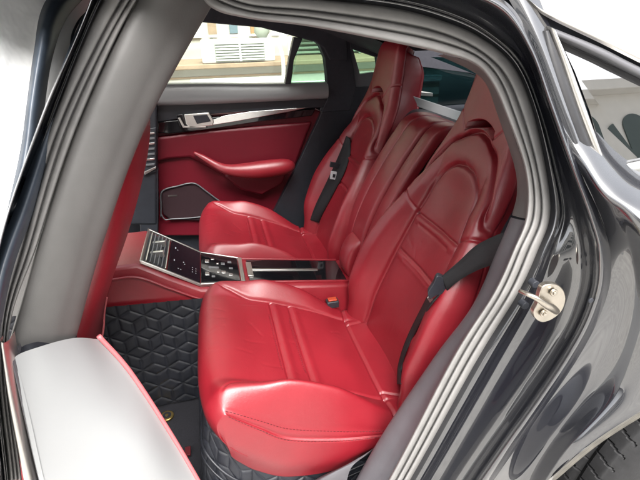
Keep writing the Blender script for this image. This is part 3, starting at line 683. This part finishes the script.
cpanel('lower_pad', [(.495,.55),(.492,.60),(.510,.66),(.545,.70)], -.050, .050, .03, RED, bul=.014)
# dark shell and rear bulkhead
cpanel('back_shell', [(x+.05, z-.01) for x, z in base], -.62, .62, .01, DPL, bul=0)

# ---- centre console -------------------------------------------------------------------------------------------------------
cc = empty('centre_console', parent=car)
def sweep(name, secs, m_, parent, bevel=.006, **k):
    """sections (x, [ (y,z)... ]) joined end to end"""
    n = len(secs); m = len(secs[0]); V = [tuple(p) for s in secs for p in s]; F = gridf(n, m, True); F.append(tuple(range(m))[::-1]); F.append(tuple(range((n-1)*m, n*m)))
    return mesh(name, V, F, m_, parent, bevel=bevel, **k)
def csec(x, z, hw, hb, zb=.40, xb=None):
    return [(x, -hw, z), (x, hw, z), (x if xb is None else xb, hb, z-.05), (x if xb is None else xb, hb, zb), (x if xb is None else xb, -hb, zb), (x if xb is None else xb, -hb, z-.05)]
sweep('console_body', [csec(-.55,.752,.128,.14,.58), csec(-.25,.752,.128,.14,.58), csec(-.176,.752,.128,.14,.58), csec(-.09,.693,.128,.14,.57), csec(-.008,.640,.126,.138,.56), csec(.13,.612,.112,.125,.45), csec(.30,.586,.100,.112,.40), csec(.52,.552,.095,.105,.40)], RED, cc, bevel=.010)
tube('side_welt', cr([(-.25,-.146,.722),(-.176,-.146,.718),(-.09,-.146,.664),(-.008,-.143,.612),(.04,-.138,.60)], 40), .0042, RED, cc)
# trim frame, display etc. lie on the slanted plane
def plane_pt(s, y, up=0):
    """s: 0..1 slanted part, 1..2 flat control part, 2..3 tray"""
    K = [(-.170,.757),(-.008,.646),(.125,.618),(.497,.561)]
    i = min(int(s), 2); f = s-i; x = K[i][0]*(1-f)+K[i+1][0]*f; z = K[i][1]*(1-f)+K[i+1][1]*f
    dx, dz = K[i+1][0]-K[i][0], K[i+1][1]-K[i][1]; L = math.hypot(dx, dz); return np.array([x-dz/L*up, y, z+dx/L*up])
def plate(name, s0, s1, w0, w1, up, th, m_, parent, bevel=.0015, y0=0, **k):
    P = [plane_pt(s0, y0-w0, up), plane_pt(s1, y0-w1, up), plane_pt(s1, y0+w1, up), plane_pt(s0, y0+w0, up)]
    n = np.cross(P[1]-P[0], P[2]-P[0]); n /= np.linalg.norm(n); n = n if n[2] > 0 else -n
    V, F = prismVF(P, -n*th); return mesh(name, V, F, m_, parent, bevel=bevel, **k)
FRM = SATIN
fr = empty('trim_frame', parent=cc)
def barp(s0, s1, ya0, ya1, yb0, yb1, up=.006, th=.012, m_=SATIN, name='frame_bar'):
    P = [plane_pt(s0, ya0, up), plane_pt(s1, yb0, up), plane_pt(s1, yb1, up), plane_pt(s0, ya1, up)]
    V, F = prismVF(P, (0, 0, -th)); return mesh(name, V, F, m_, fr, bevel=.002)
for sg in (-1, 1):
    barp(0, .999, sg*.121, sg*.114, sg*.117, sg*.110); barp(1.0, 1.999, sg*.117, sg*.110, sg*.088, sg*.082)
    barp(2.0, 2.97, sg*.088, sg*.080, sg*.084, sg*.077, up=.004, m_=RED)
barp(0, .032, -.122, .122, -.122, .122); barp(1.95, 2.02, -.088, .088, -.086, .086)
vt = empty('air_vent', parent=cc)
plate('vent_recess', .05, .42, .108, .108, -.002, .004, DPL, cc)
for k in range(6):
    s_ = .085+k*.062; P = [plane_pt(s_, -.104, .005), plane_pt(s_+.016, -.104, .007), plane_pt(s_+.016, .104, .007), plane_pt(s_, .104, .005)]
    V, F = prismVF(P, (-.004, 0, -.006)); mesh('vane', V, F, SATIN if k in (0, 5) else DCAP, vt, bevel=.0008)
for yy in (-.035, .04):
    V, F = boxVF(plane_pt(.12, yy, .004)-np.array([0, .004, .004]), plane_pt(.36, yy+.006, .006)); mesh('vane_tab', V, F, SATIN, vt, bevel=.001)
dsp = plate('touch_display', .44, .985, .110, .108, .005, .006, SCREEN, cc, bevel=.001)
for (s_, y, a, b) in [(.52,.06,.004,.012),(.56,.05,.003,.003),(.52,-.03,.003,.010),(.60,-.075,.005,.003),(.64,-.075,.004,.003),(.68,-.02,.003,.006),(.70,-.03,.003,.003),(.84,-.03,.002,.003),(.84,-.045,.002,.003),(.84,-.06,.002,.003),(.9,-.03,.002,.003),(.9,-.045,.002,.003),(.9,-.06,.002,.003)]:
    P = [plane_pt(s_-a, y-b/2, .0058), plane_pt(s_+a+.01, y-b/2, .0058), plane_pt(s_+a+.01, y+b/2, .0058), plane_pt(s_-a, y+b/2, .0058)]
    V, F = prismVF(P, (0, 0, -.0006)); mesh('display_icon', V, F, ICON, dsp, smooth=False)
cp = plate('control_panel', 1.01, 1.93, .106, .080, .005, .006, PIANO, cc, bevel=.001)
for (s_, y, ls, lw) in [(1.16,.045,.05,.02),(1.16,-.045,.05,.022),(1.34,.0,.10,.012),(1.30,.062,.04,.010),(1.30,-.062,.04,.012),(1.55,.030,.05,.016),(1.55,-.030,.05,.016),(1.72,.045,.05,.014),(1.72,-.045,.05,.014),(1.74,0,.05,.012),(1.42,.03,.03,.008),(1.42,-.03,.03,.008),(1.22,0,.03,.016)]:
    P = [plane_pt(s_-ls, y-lw/2, .0062), plane_pt(s_+ls, y-lw/2, .0062), plane_pt(s_+ls, y+lw/2, .0062), plane_pt(s_-ls, y+lw/2, .0062)]
    V, F = prismVF(P, (0, 0, -.004)); mesh('button', V, F, CHROME if random.random() < .35 else BTN, cp, bevel=.0008)
tr = plate('storage_lid', 2.06, 2.96, .078, .074, .001, .010, PIANO, cc, bevel=.002)
P = [plane_pt(2.08, -.006, .004), plane_pt(2.72, -.006, .004), plane_pt(2.72, .006, .004), plane_pt(2.08, .006, .004)]
V, F = prismVF(P, (0, 0, -.004)); mesh('lid_trim', V, F, SATIN, tr, bevel=.001)
P = [plane_pt(2.05, -.05, .006), plane_pt(2.10, -.05, .006), plane_pt(2.10, .05, .006), plane_pt(2.05, .05, .006)]
V, F = prismVF(P, (0, 0, -.005)); mesh('lid_handle', V, F, SATIN, tr, bevel=.001)

# ---- belts -----------------------------------------------------------------------------------------------------------------
def ribbon(name, P, W, m_, parent, th=.0016, n=60):
    """P: centre points, W: half-width vectors"""
    c = cr(P, n); w_ = cr(W, n); G = np.stack([c-w_, c-w_*.33, c+w_*.33, c+w_], 0)
    return gmesh(name, G, m_, parent, solid=th)
nb = empty('seat_belt', parent=car)
def pw(a, b): return (np.asarray(a)+np.asarray(b))/2, (np.asarray(b)-np.asarray(a))/2
from mathutils.bvhtree import BVHTree
bpy.context.view_layer.update()
def bvh(o): return BVHTree.FromPolygons([o.matrix_world @ v.co for v in o.data.vertices], [p.vertices for p in o.data.polygons])
TREES = {k: [bvh(c) for c in root.children] for k, root in (('near', near), ('far', far))}
def on_seat(px, py, which, off, fallback):
    """where the belt lies on the leather"""
    d = FWD + (px-320)/FPX*RGT - (py-240)/FPX*UPV; d = d/np.linalg.norm(d); best = None
    for t in TREES[which]:
        h = t.ray_cast(Vector(CAM), Vector(d))
        if h[0] is not None and (best is None or h[3] < best): best = h[3]
    if best is None: return at(px, py, fallback)
    return CAM+d*(best-off)
# near belt: from the trim, over the bolster, through the guide, down to the buckle side
prs = [((512,229,-.71),(500,264,-.71)), ((490,238,-.665),(486,267,-.67)), ((474,247,-.635),(470,274,-.64)), ((459,261,-.61),(457,282,-.615)), ((441,277,-.585),(447,291,-.592))]
PW = [pw(at(*a), at(*b)) for a, b in prs]
ribbon('belt_webbing', [p for p, _ in PW], [w_ for _, w_ in PW], WEB, nb)
prs = [((433,285),(440,294)), ((422,306),(428,309)), ((410,330),(415,333)), ((402,350),(406,352)), ((397.5,368),(401.5,370)), ((397,384),(401,384))]
PW = [pw(on_seat(*a, 'near', .010, -.6), on_seat(*b, 'near', .010, -.6)) for a, b in prs]
ribbon('belt_webbing', [p for p, _ in PW], [w_ for _, w_ in PW], WEB, nb)
V, F = prismVF(smooth_loop([at(a, b, -.588) for a, b in [(438,276),(447,281),(450,287),(445,293),(436,296),(430,299),(428,293),(433,285)]], 30), (.004, .012, .002)); mesh('tongue', V, F, DPL, nb, bevel=.002)
V, F = prismVF([at(a, b, -.585) for a, b in [(427,298),(430,303),(433,300),(431,295)]], (.002, .004, .0)); mesh('tongue_plate', V, F, SATIN, nb, bevel=.001)
bk_ = empty('belt_buckle', parent=car)
c0 = at(332, 301, -.135)
V, F = boxVF(c0-np.array([.020, .014, .022]), c0+np.array([.022, .014, .004])); mesh('buckle_body', V, F, DPL, bk_, bevel=.004)
V, F = boxVF(c0+np.array([-.014, -.010, .0045]), c0+np.array([.016, .010, .010])); mesh('release_button', V, F, ORANGE, bk_, bevel=.002)
fb = empty('seat_belt', parent=car)
prs = [((346,136),(350,138)), ((340,152),(350,154)), ((332,170),(344,173)), ((324,187),(335,190)), ((315,206),(325,209)), ((310,220),(319,223))]
PW = [pw(on_seat(*a, 'far', .012, .55), on_seat(*b, 'far', .012, .5)) for a, b in prs]
ribbon('belt_webbing', [p for p, _ in PW], [w_ for _, w_ in PW], WEB, fb)
FT = on_seat(338, 168, 'far', .045, .5)[1]
V, F = prismVF([at(a, b, FT) for a, b in [(331,162),(346,165),(346,170),(330,167)]], (0, .012, 0)); mesh('tongue', V, F, DPL, fb, bevel=.002)
V, F = prismVF([at(a, b, FT-.004) for a, b in [(331,171),(337,172),(336,180),(330,179)]], (0, .004, 0)); tg = mesh('tongue_plate', V, F, ICON, fb, bevel=.001)
V, F = prismVF([at(a, b, FT-.006) for a, b in [(333,174),(335.5,174.4),(335,177.6),(332.5,177.2)]], (0, .001, 0)); mesh('tongue_slot', V, F, DPL, tg, smooth=False)

# ---- front seat (back of it) ---------------------------------------------------------------------------------------------
fs = empty('front_seat', parent=car)
edge = [(146,98),(149,120),(146,150),(136,190),(122,232),(110,272),(104,305),(101,336),(99,380)]
E0 = np.array([at(a, b, -.17) for a, b in edge])
def shift(P, dx, dy): return P+np.array([dx, dy, 0])
gmesh('backrest', loft([shift(E0, -.10, -.02), shift(E0, -.03, .0), E0, shift(E0, .003, -.03), shift(E0, .012, -.10), shift(E0, .018, -.30), shift(E0, .0, -.44), shift(E0, -.08, -.47)], 70, 5), RED, fs)
tube('shell_piping', cr([at(103, 296, -.175)+np.array([.012, -.01, 0]), at(99, 312, -.18)+np.array([.016, -.01, 0]), at(96, 330, -.20)+np.array([.02, 0, 0]), at(92, 350, -.22)+np.array([.02, 0, 0])], 20), .003, PINK, fs)
tube('pocket_edge', cr([at(136, 191, -.165), at(137, 198, -.165), at(131, 205, -.165)], 12), .003, PINK, fs)
tube('pocket_edge', cr([at(122, 232, -.165), at(121, 240, -.165), at(115, 262, -.165), at(110, 270, -.165)], 16), .003, PINK, fs)

# ---- far side: door, pillar, windows ------------------------------------------------------------------------------------------
fd = empty('door', parent=car); fd['label'] = 'closed far door with dark red leather panel'
YD = .72
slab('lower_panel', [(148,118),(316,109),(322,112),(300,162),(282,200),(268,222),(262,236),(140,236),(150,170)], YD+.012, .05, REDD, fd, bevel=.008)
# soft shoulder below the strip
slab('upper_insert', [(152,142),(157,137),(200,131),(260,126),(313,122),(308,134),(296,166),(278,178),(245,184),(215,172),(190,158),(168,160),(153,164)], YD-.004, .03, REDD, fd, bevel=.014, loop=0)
slab('shoulder_roll', [(155,122),(316,108.5),(312,116),(260,122),(215,129),(170,134),(155,133)], YD-.012, .04, PIANO, fd, bevel=.005)
tri = slab('trim_strip', [(212,120),(225,115.5),(250,111.5),(290,108.5),(310,107.3),(290,111.5),(260,117),(235,121.5),(213,125)], YD-.020, .012, CHROME, fd, bevel=.002)
hd = empty('door_handle', parent=fd); hd.parent = fd
slab('bezel', [(184,114.5),(209,112.5),(214,121),(213,125.5),(190,128),(186,124)], YD-.026, .018, SATIN, fd, bevel=.003)
slab('handle_cup', [(193,115.8),(207,114.5),(211,121.5),(197,124)], YD-.030, .012, DPL, fd, bevel=.002)
bpy.data.objects.remove(hd)
slab('switch_panel', [(176,115),(183,114),(187,127),(208,127.5),(186,131),(180,127)], YD-.022, .012, PIANO, fd, bevel=.002)
slab('switch_edge', [(178,118),(180,117.6),(184.5,126),(206,126.6),(206,127.6),(183,127.8)], YD-.026, .006, SATIN, fd, bevel=.0008)
# belt cap: a rounded ledge
ca = np.array([at(a, b, YD-.03) for a, b in [(140,105.5),(200,104),(260,101.5),(328,98)]]); cb_ = np.array([at(a, b, YD-.015) for a, b in [(140,84),(200,83),(260,83.5),(328,82)]])
gmesh('belt_cap', loft([ca+np.array([0, .03, -.004]), ca, ca*.7+cb_*.3+np.array([0, -.012, .004]), ca*.2+cb_*.8+np.array([0, -.0, .008]), cb_+np.array([0, .03, 0])], 30, 6), BCAP, fd)
slab('belt_band', [(145,104),(328,97),(325,107.5),(260,110.5),(212,114),(145,124)], YD-.008, .03, DPL, fd, bevel=.003)
# armrest: a swoosh
ap = cr([at(a, b, y) for a, b, y in [(194,152.5,.70),(204,158,.685),(216,165,.67),(228,169.5,.65),(245,170.5,.64),(265,169,.64),(285,166.5,.65),(292,166,.68)]], 60)
tube('armrest', ap, cr([[.006],[.013],[.017],[.024],[.034],[.040],[.036],[.020]], 60)[:, 0], REDD if False else RED, fd, seg=20)
slab('armrest_shelf', [(236,168),(290,165),(283,184),(262,196),(240,190),(224,176)], YD-.030, .05, REDD, fd, bevel=.012)
gr = slab('speaker_cover', [(160,192),(170,188),(190,183.5),(196,184.5),(214,197),(232,210),(232,222),(170,220),(163,214)], YD-.004, .02, GRILLE, fd, bevel=.006)
def outline(pts, y, r, m_, parent, name): return tube(name, np.array([at(a, b, y) for a, b in pts]), r, m_, parent, seg=8)
outline(cr([(161,217),(161,205),(161,194),(166,189),(178,186),(188,183.5),(196,184),(206,191),(218,200),(232,209)], 60), YD-.008, .0035, SATIN if False else DCAP, fd, 'speaker_trim')
outline(cr([(161,214),(165,219.5),(172,219),(190,218),(204,216.5)], 30), YD-.008, .003, DCAP, fd, 'speaker_trim')
slab('speaker_script', [(168,195.3),(177,195.0),(177,196.3),(168,196.6)], YD-.006, .003, SATIN, gr, bevel=0, smooth=False)
# pillar left of the far door with its vent
fb2 = empty('pillar_trim', parent=car)
V, F = boxVF((-.60, .60, .236), (-.165, .68, 1.03)); 
slab('pillar_cover', [(150,102),(157,104),(157,225),(120,225),(120,100)], .66, .08, DPL, fb2, bevel=.01)
ft = slab('vent_frame', [(145,129),(156,127.5),(156,172),(144,176)], .652, .012, DPL, fb2, bevel=.003)
for k in range(7):
    y_ = 133+k*5.2; slab('vent_vane', [(146,y_),(154.5,y_-.8),(154.5,y_+1),(146,y_+1.8)], .646, .006, CHROME if k in (0, 2, 5) else DCAP, ft, bevel=.0006)
slab('vent_rim', [(144,172),(156,166.5),(156,168.5),(145,175)], .645, .006, SATIN, ft, bevel=.001)
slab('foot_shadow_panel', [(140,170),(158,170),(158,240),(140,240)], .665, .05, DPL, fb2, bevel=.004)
# window surround
wf = empty('far_window_frame', parent=fd); bpy.data.objects.remove(wf)
slab('window_header', [(120,-8),(205,-2),(262,8),(312,14),(347,24),(348,60),(330,60),(324,48),(316,42),(300,37.5),(262,27.5),(205,22.5),(120,12)], .692, .05, HEAD, fd, bevel=.006)
slab('window_divider', [(294,37),(303,38),(294,60),(291,85),(285,85.5),(289,60)], .705, .04, DPL, fd, bevel=.003)
gA = [at(a, b, .745) for a, b in [(90,10),(205,18),(300,34),(296,60),(290,90),(90,90)]]
V, F = prismVF(gA, (0, .004, 0)); mesh('window_glass', V, F, GCLR, fd, smooth=False)
gB = [at(a, b, .740) for a, b in [(298,34),(326,44),(330,88),(288,90)]]
V, F = prismVF(gB, (0, .004, 0)); mesh('window_glass', V, F, GGRN, fd, smooth=False)
# far rear pillar with its small window
fp = empty('pillar_trim', parent=car)
def xz(px, py, y): p = at(px, py, y); return (p[0], p[2])
outer = [(312,30),(345,30),(420,38),(420,120),(360,200),(300,262),(262,236),(300,160),(322,112),(328,98),(327,75),(325,60),(321,48)]
hole = [(350,48),(376,56),(380,86),(356,87)]
# wall around the small window made of four pieces that butt together
slab('cover_front', [(306,26),(351,33),(350,48),(356,87),(350,110),(322,112),(328,98),(327,75),(325,58),(320,46)], .700, .05, HEAD, fp, bevel=.002)
slab('cover_top', [(351,33),(470,40),(520,90),(470,73),(414,65.9),(376,57),(350,47.9)], .7005, .05, HEAD, fp, bevel=.002)
slab('cover_rear', [(378,57),(414,66),(414,118),(380,110),(381,86)], .702, .05, HEAD, fp, bevel=.002)
slab('cover_lower', [(322,112.2),(350,110.2),(355,87.2),(381,86.2),(400,120),(340,200),(300,262),(262,236),(300,160)], .701, .05, DPL, fp, bevel=.002)
slab('window_reveal', [(350,48),(353,49),(360,74),(374,72),(381,86),(356,87)], .712, .03, DCAP, fp, bevel=.001)
V, F = prismVF([at(a, b, .76) for a, b in [(346,44),(385,50),(385,92),(346,92)]], (0, .004, 0)); mesh('window_glass', V, F, GGRN, fp, smooth=False)

# ---- rear: parcel shelf, rear screen -----------------------------------------------------------------------------------------
rs = empty('rear_screen', parent=car)
gmesh('screen_glass', loft([np.array([(1.02, y, 1.26-.08*y*y), (1.40, y, 1.13-.08*y*y), (1.9, y, .99)]) for y in (-.50, 0, .50)], 20, 8), GDRK, rs)
V, F = prismVF([at(a, b, .712) for a, b in [(412,50),(540,90),(540,150),(412,119)]], (0, .004, 0)); mesh('side_screen', V, F, GREAR, rs, smooth=False)
gmesh('screen_surround', loft([np.array([(.95, -y, z0), (1.4, -y, z0-.13), (1.95, -y, z0-.27)]) for y, z0 in ((.50, 1.26), (.58, 1.23), (.68, 1.10), (.70, .95))], 20, 4), HEAD, rs)
box('parcel_shelf', (.93, -.66, .98), (1.9, .70, 1.0), DPL, car)
box('tailgate_panel', (1.9, -.70, .6), (1.95, .70, 1.02), DPL, car)
slab('shelf_bracket', [(416,91),(433,93),(433,96.5),(416,95.5)], .30, .03, SATIN, car, bevel=.002)
slab('sunlit_shelf_strip', [(413,96),(474,116),(474,128),(413,105)], .25, .03, BCAP, car, bevel=.002)  # pale strip paints in the sunlit parcel shelf behind the glass
# closing walls of the cabin
box('bulkhead', (.90, -.66, .236), (.93, .70, .99), DPL, car)
box('door_backing', (-.9, .772, .236), (.75, .79, 1.04), DPL, car)
gmesh('side_panel', np.array([[[-1.2, .80, .95], [2., .80, .95]], [[-1.2, .83, .25], [2., .83, .25]]]), PAINT, car)

# ================================================================== background
YB = 4.0
def bslab(name, px, y, th, m_, parent=None, **k): return slab(name, px, y, th, m_, parent, bevel=k.pop('bevel', .01), **k)
bl = empty('building', 'cream building with blue and tan windows across the street beyond the far car window', 'building')
w0 = at(100, 64, YB)
box('wall', (-6, YB, 0), (2.9, YB+.3, 1.02), WALLW, bl, bevel=0, smooth=False)
box('upper_wall', (-6, YB+.9, 1.02), (9, YB+1.2, 7), WALLW, bl, bevel=0, smooth=False)
box('ledge', (-6, YB-.12, .98), (2.9, YB+.92, 1.03), BROWN, bl, bevel=.01)
box('cornice', (-6, YB-.06, .72), (2.9, YB-.001, .80), WHITEP, bl, bevel=.01)
for k in range(22):
    x = -3.2+k*.26
    m_ = [WINB, TAN, WHITEP, TAN, WINB, WHITEP, BROWN][k % 7]
    box('window_bay', (x, YB+.86, 1.27+.02*(k % 3)), (x+(.10 if k % 3 else .17), YB+.899, 2.3), m_, bl, bevel=0, smooth=False)
ac = empty('air_conditioner', 'white air conditioner outdoor unit with louvred grille on the ledge beyond the far window', 'air conditioner')
a0 = at(203, 66, 3.9); a1 = at(274, 38, 3.9)
box('casing', (a0[0], 3.9, 1.031), (a1[0], 4.25, a1[2]), WHITEP, ac, bevel=.02)
g0 = at(216, 62, 3.89); g1 = at(264, 41, 3.89)
gv = box('grille', (g0[0], 3.885, g0[2]), (g1[0], 3.899, g1[2]), LOUV, ac, bevel=.005)
for k in range(7):
    z = g0[2]+(g1[2]-g0[2])*(k+.5)/7
    box('grille_slat', (g0[0]+.01, 3.87, z-.006), (g1[0]-.01, 3.884, z+.008), WHITEP, gv, bevel=.003)
box('grille_post', ((g0[0]+g1[0])/2-.01, 3.865, g0[2]), ((g0[0]+g1[0])/2+.01, 3.869, g1[2]), WHITEP, gv, bevel=.002)
box('shutter_rail', (-3.3, YB+.80, 1.60), (2.6, YB+.855, 1.64), WHITEP, bl, bevel=.004)
for k in range(12): box('baluster', (-3.1+k*.47, YB+.70, 1.031), (-3.07+k*.47, YB+.73, 1.27), LOUV if k % 3 else WHITEP, bl, bevel=.004)
box('handrail', (-3.3, YB+.69, 1.271), (2.6, YB+.74, 1.30), WHITEP, bl, bevel=.004)
for z_ in (.30, .42, .54, .66, .88): box('wall_groove', (-5, YB-.012, z_), (2.9, YB-.001, z_+.02), BROWN, bl, bevel=0, smooth=False)
for k in range(16): box('shutter_slat', (1.25, YB+.80, 1.05+k*.055), (2.85, YB+.84, 1.075+k*.055), LOUV, bl, bevel=.003)
pc = at(262, 34, 4.2)
pot = empty('ceramic_jar', 'small round pale jar beside the air conditioner on the ledge', 'jar')
V, F = tubeVF([(pc[0], 4.2, a1[2]), (pc[0], 4.2, a1[2]+.06), (pc[0], 4.2, a1[2]+.13), (pc[0], 4.2, a1[2]+.16)], [.05, .09, .08, .05], 20); mesh('jar_body', V, F, LOUV, pot)
p1 = [at(a, b, 3.7) for a, b in [(278,40),(283,60),(284,85),(290,95)]]
pi = tube('drain_pipe', cr(p1, 20), .02, WHITEP); tag(pi, 'pale bent pipe right of the air conditioner outside the far window', 'pipe')
pn = bslab('parapet_panel', [(190,80),(290,76),(290,82),(192,86)], 3.5, .05, WHITEP); tag(pn, 'white ledge board below the air conditioner outside the far window', 'board')
# white town building behind the camera: what the quarter glass and paint mirror
tb = empty('building', 'pale stone building with arched windows mirrored in the rear quarter glass', 'building')
box('facade', (-14, -12.3, 0), (18, -12, 8.5), WALLB, tb, bevel=0, smooth=False)
box('cornice', (-14, -12, 8.0), (18, -11.6, 8.4), WALLB, tb, bevel=.03); box('string_course', (-14, -12, 4.2), (18, -11.8, 4.5), WALLB, tb, bevel=.03)
for k in range(15):
    x = -13+k*2.05
    for zb, h in ((.6, 2.8), (5.0, 2.2)):
        P = [(x, -11.99, zb), (x+1.0, -11.99, zb)]+[(x+.5+.5*math.cos(t), -11.99, zb+h-.5+.5*math.sin(t)) for t in np.linspace(0, math.pi, 14)]
        V, F = prismVF(P, (0, .04, 0)); mesh('window', V, F, DWIN, tb, smooth=False)
# sky structure is the world itself
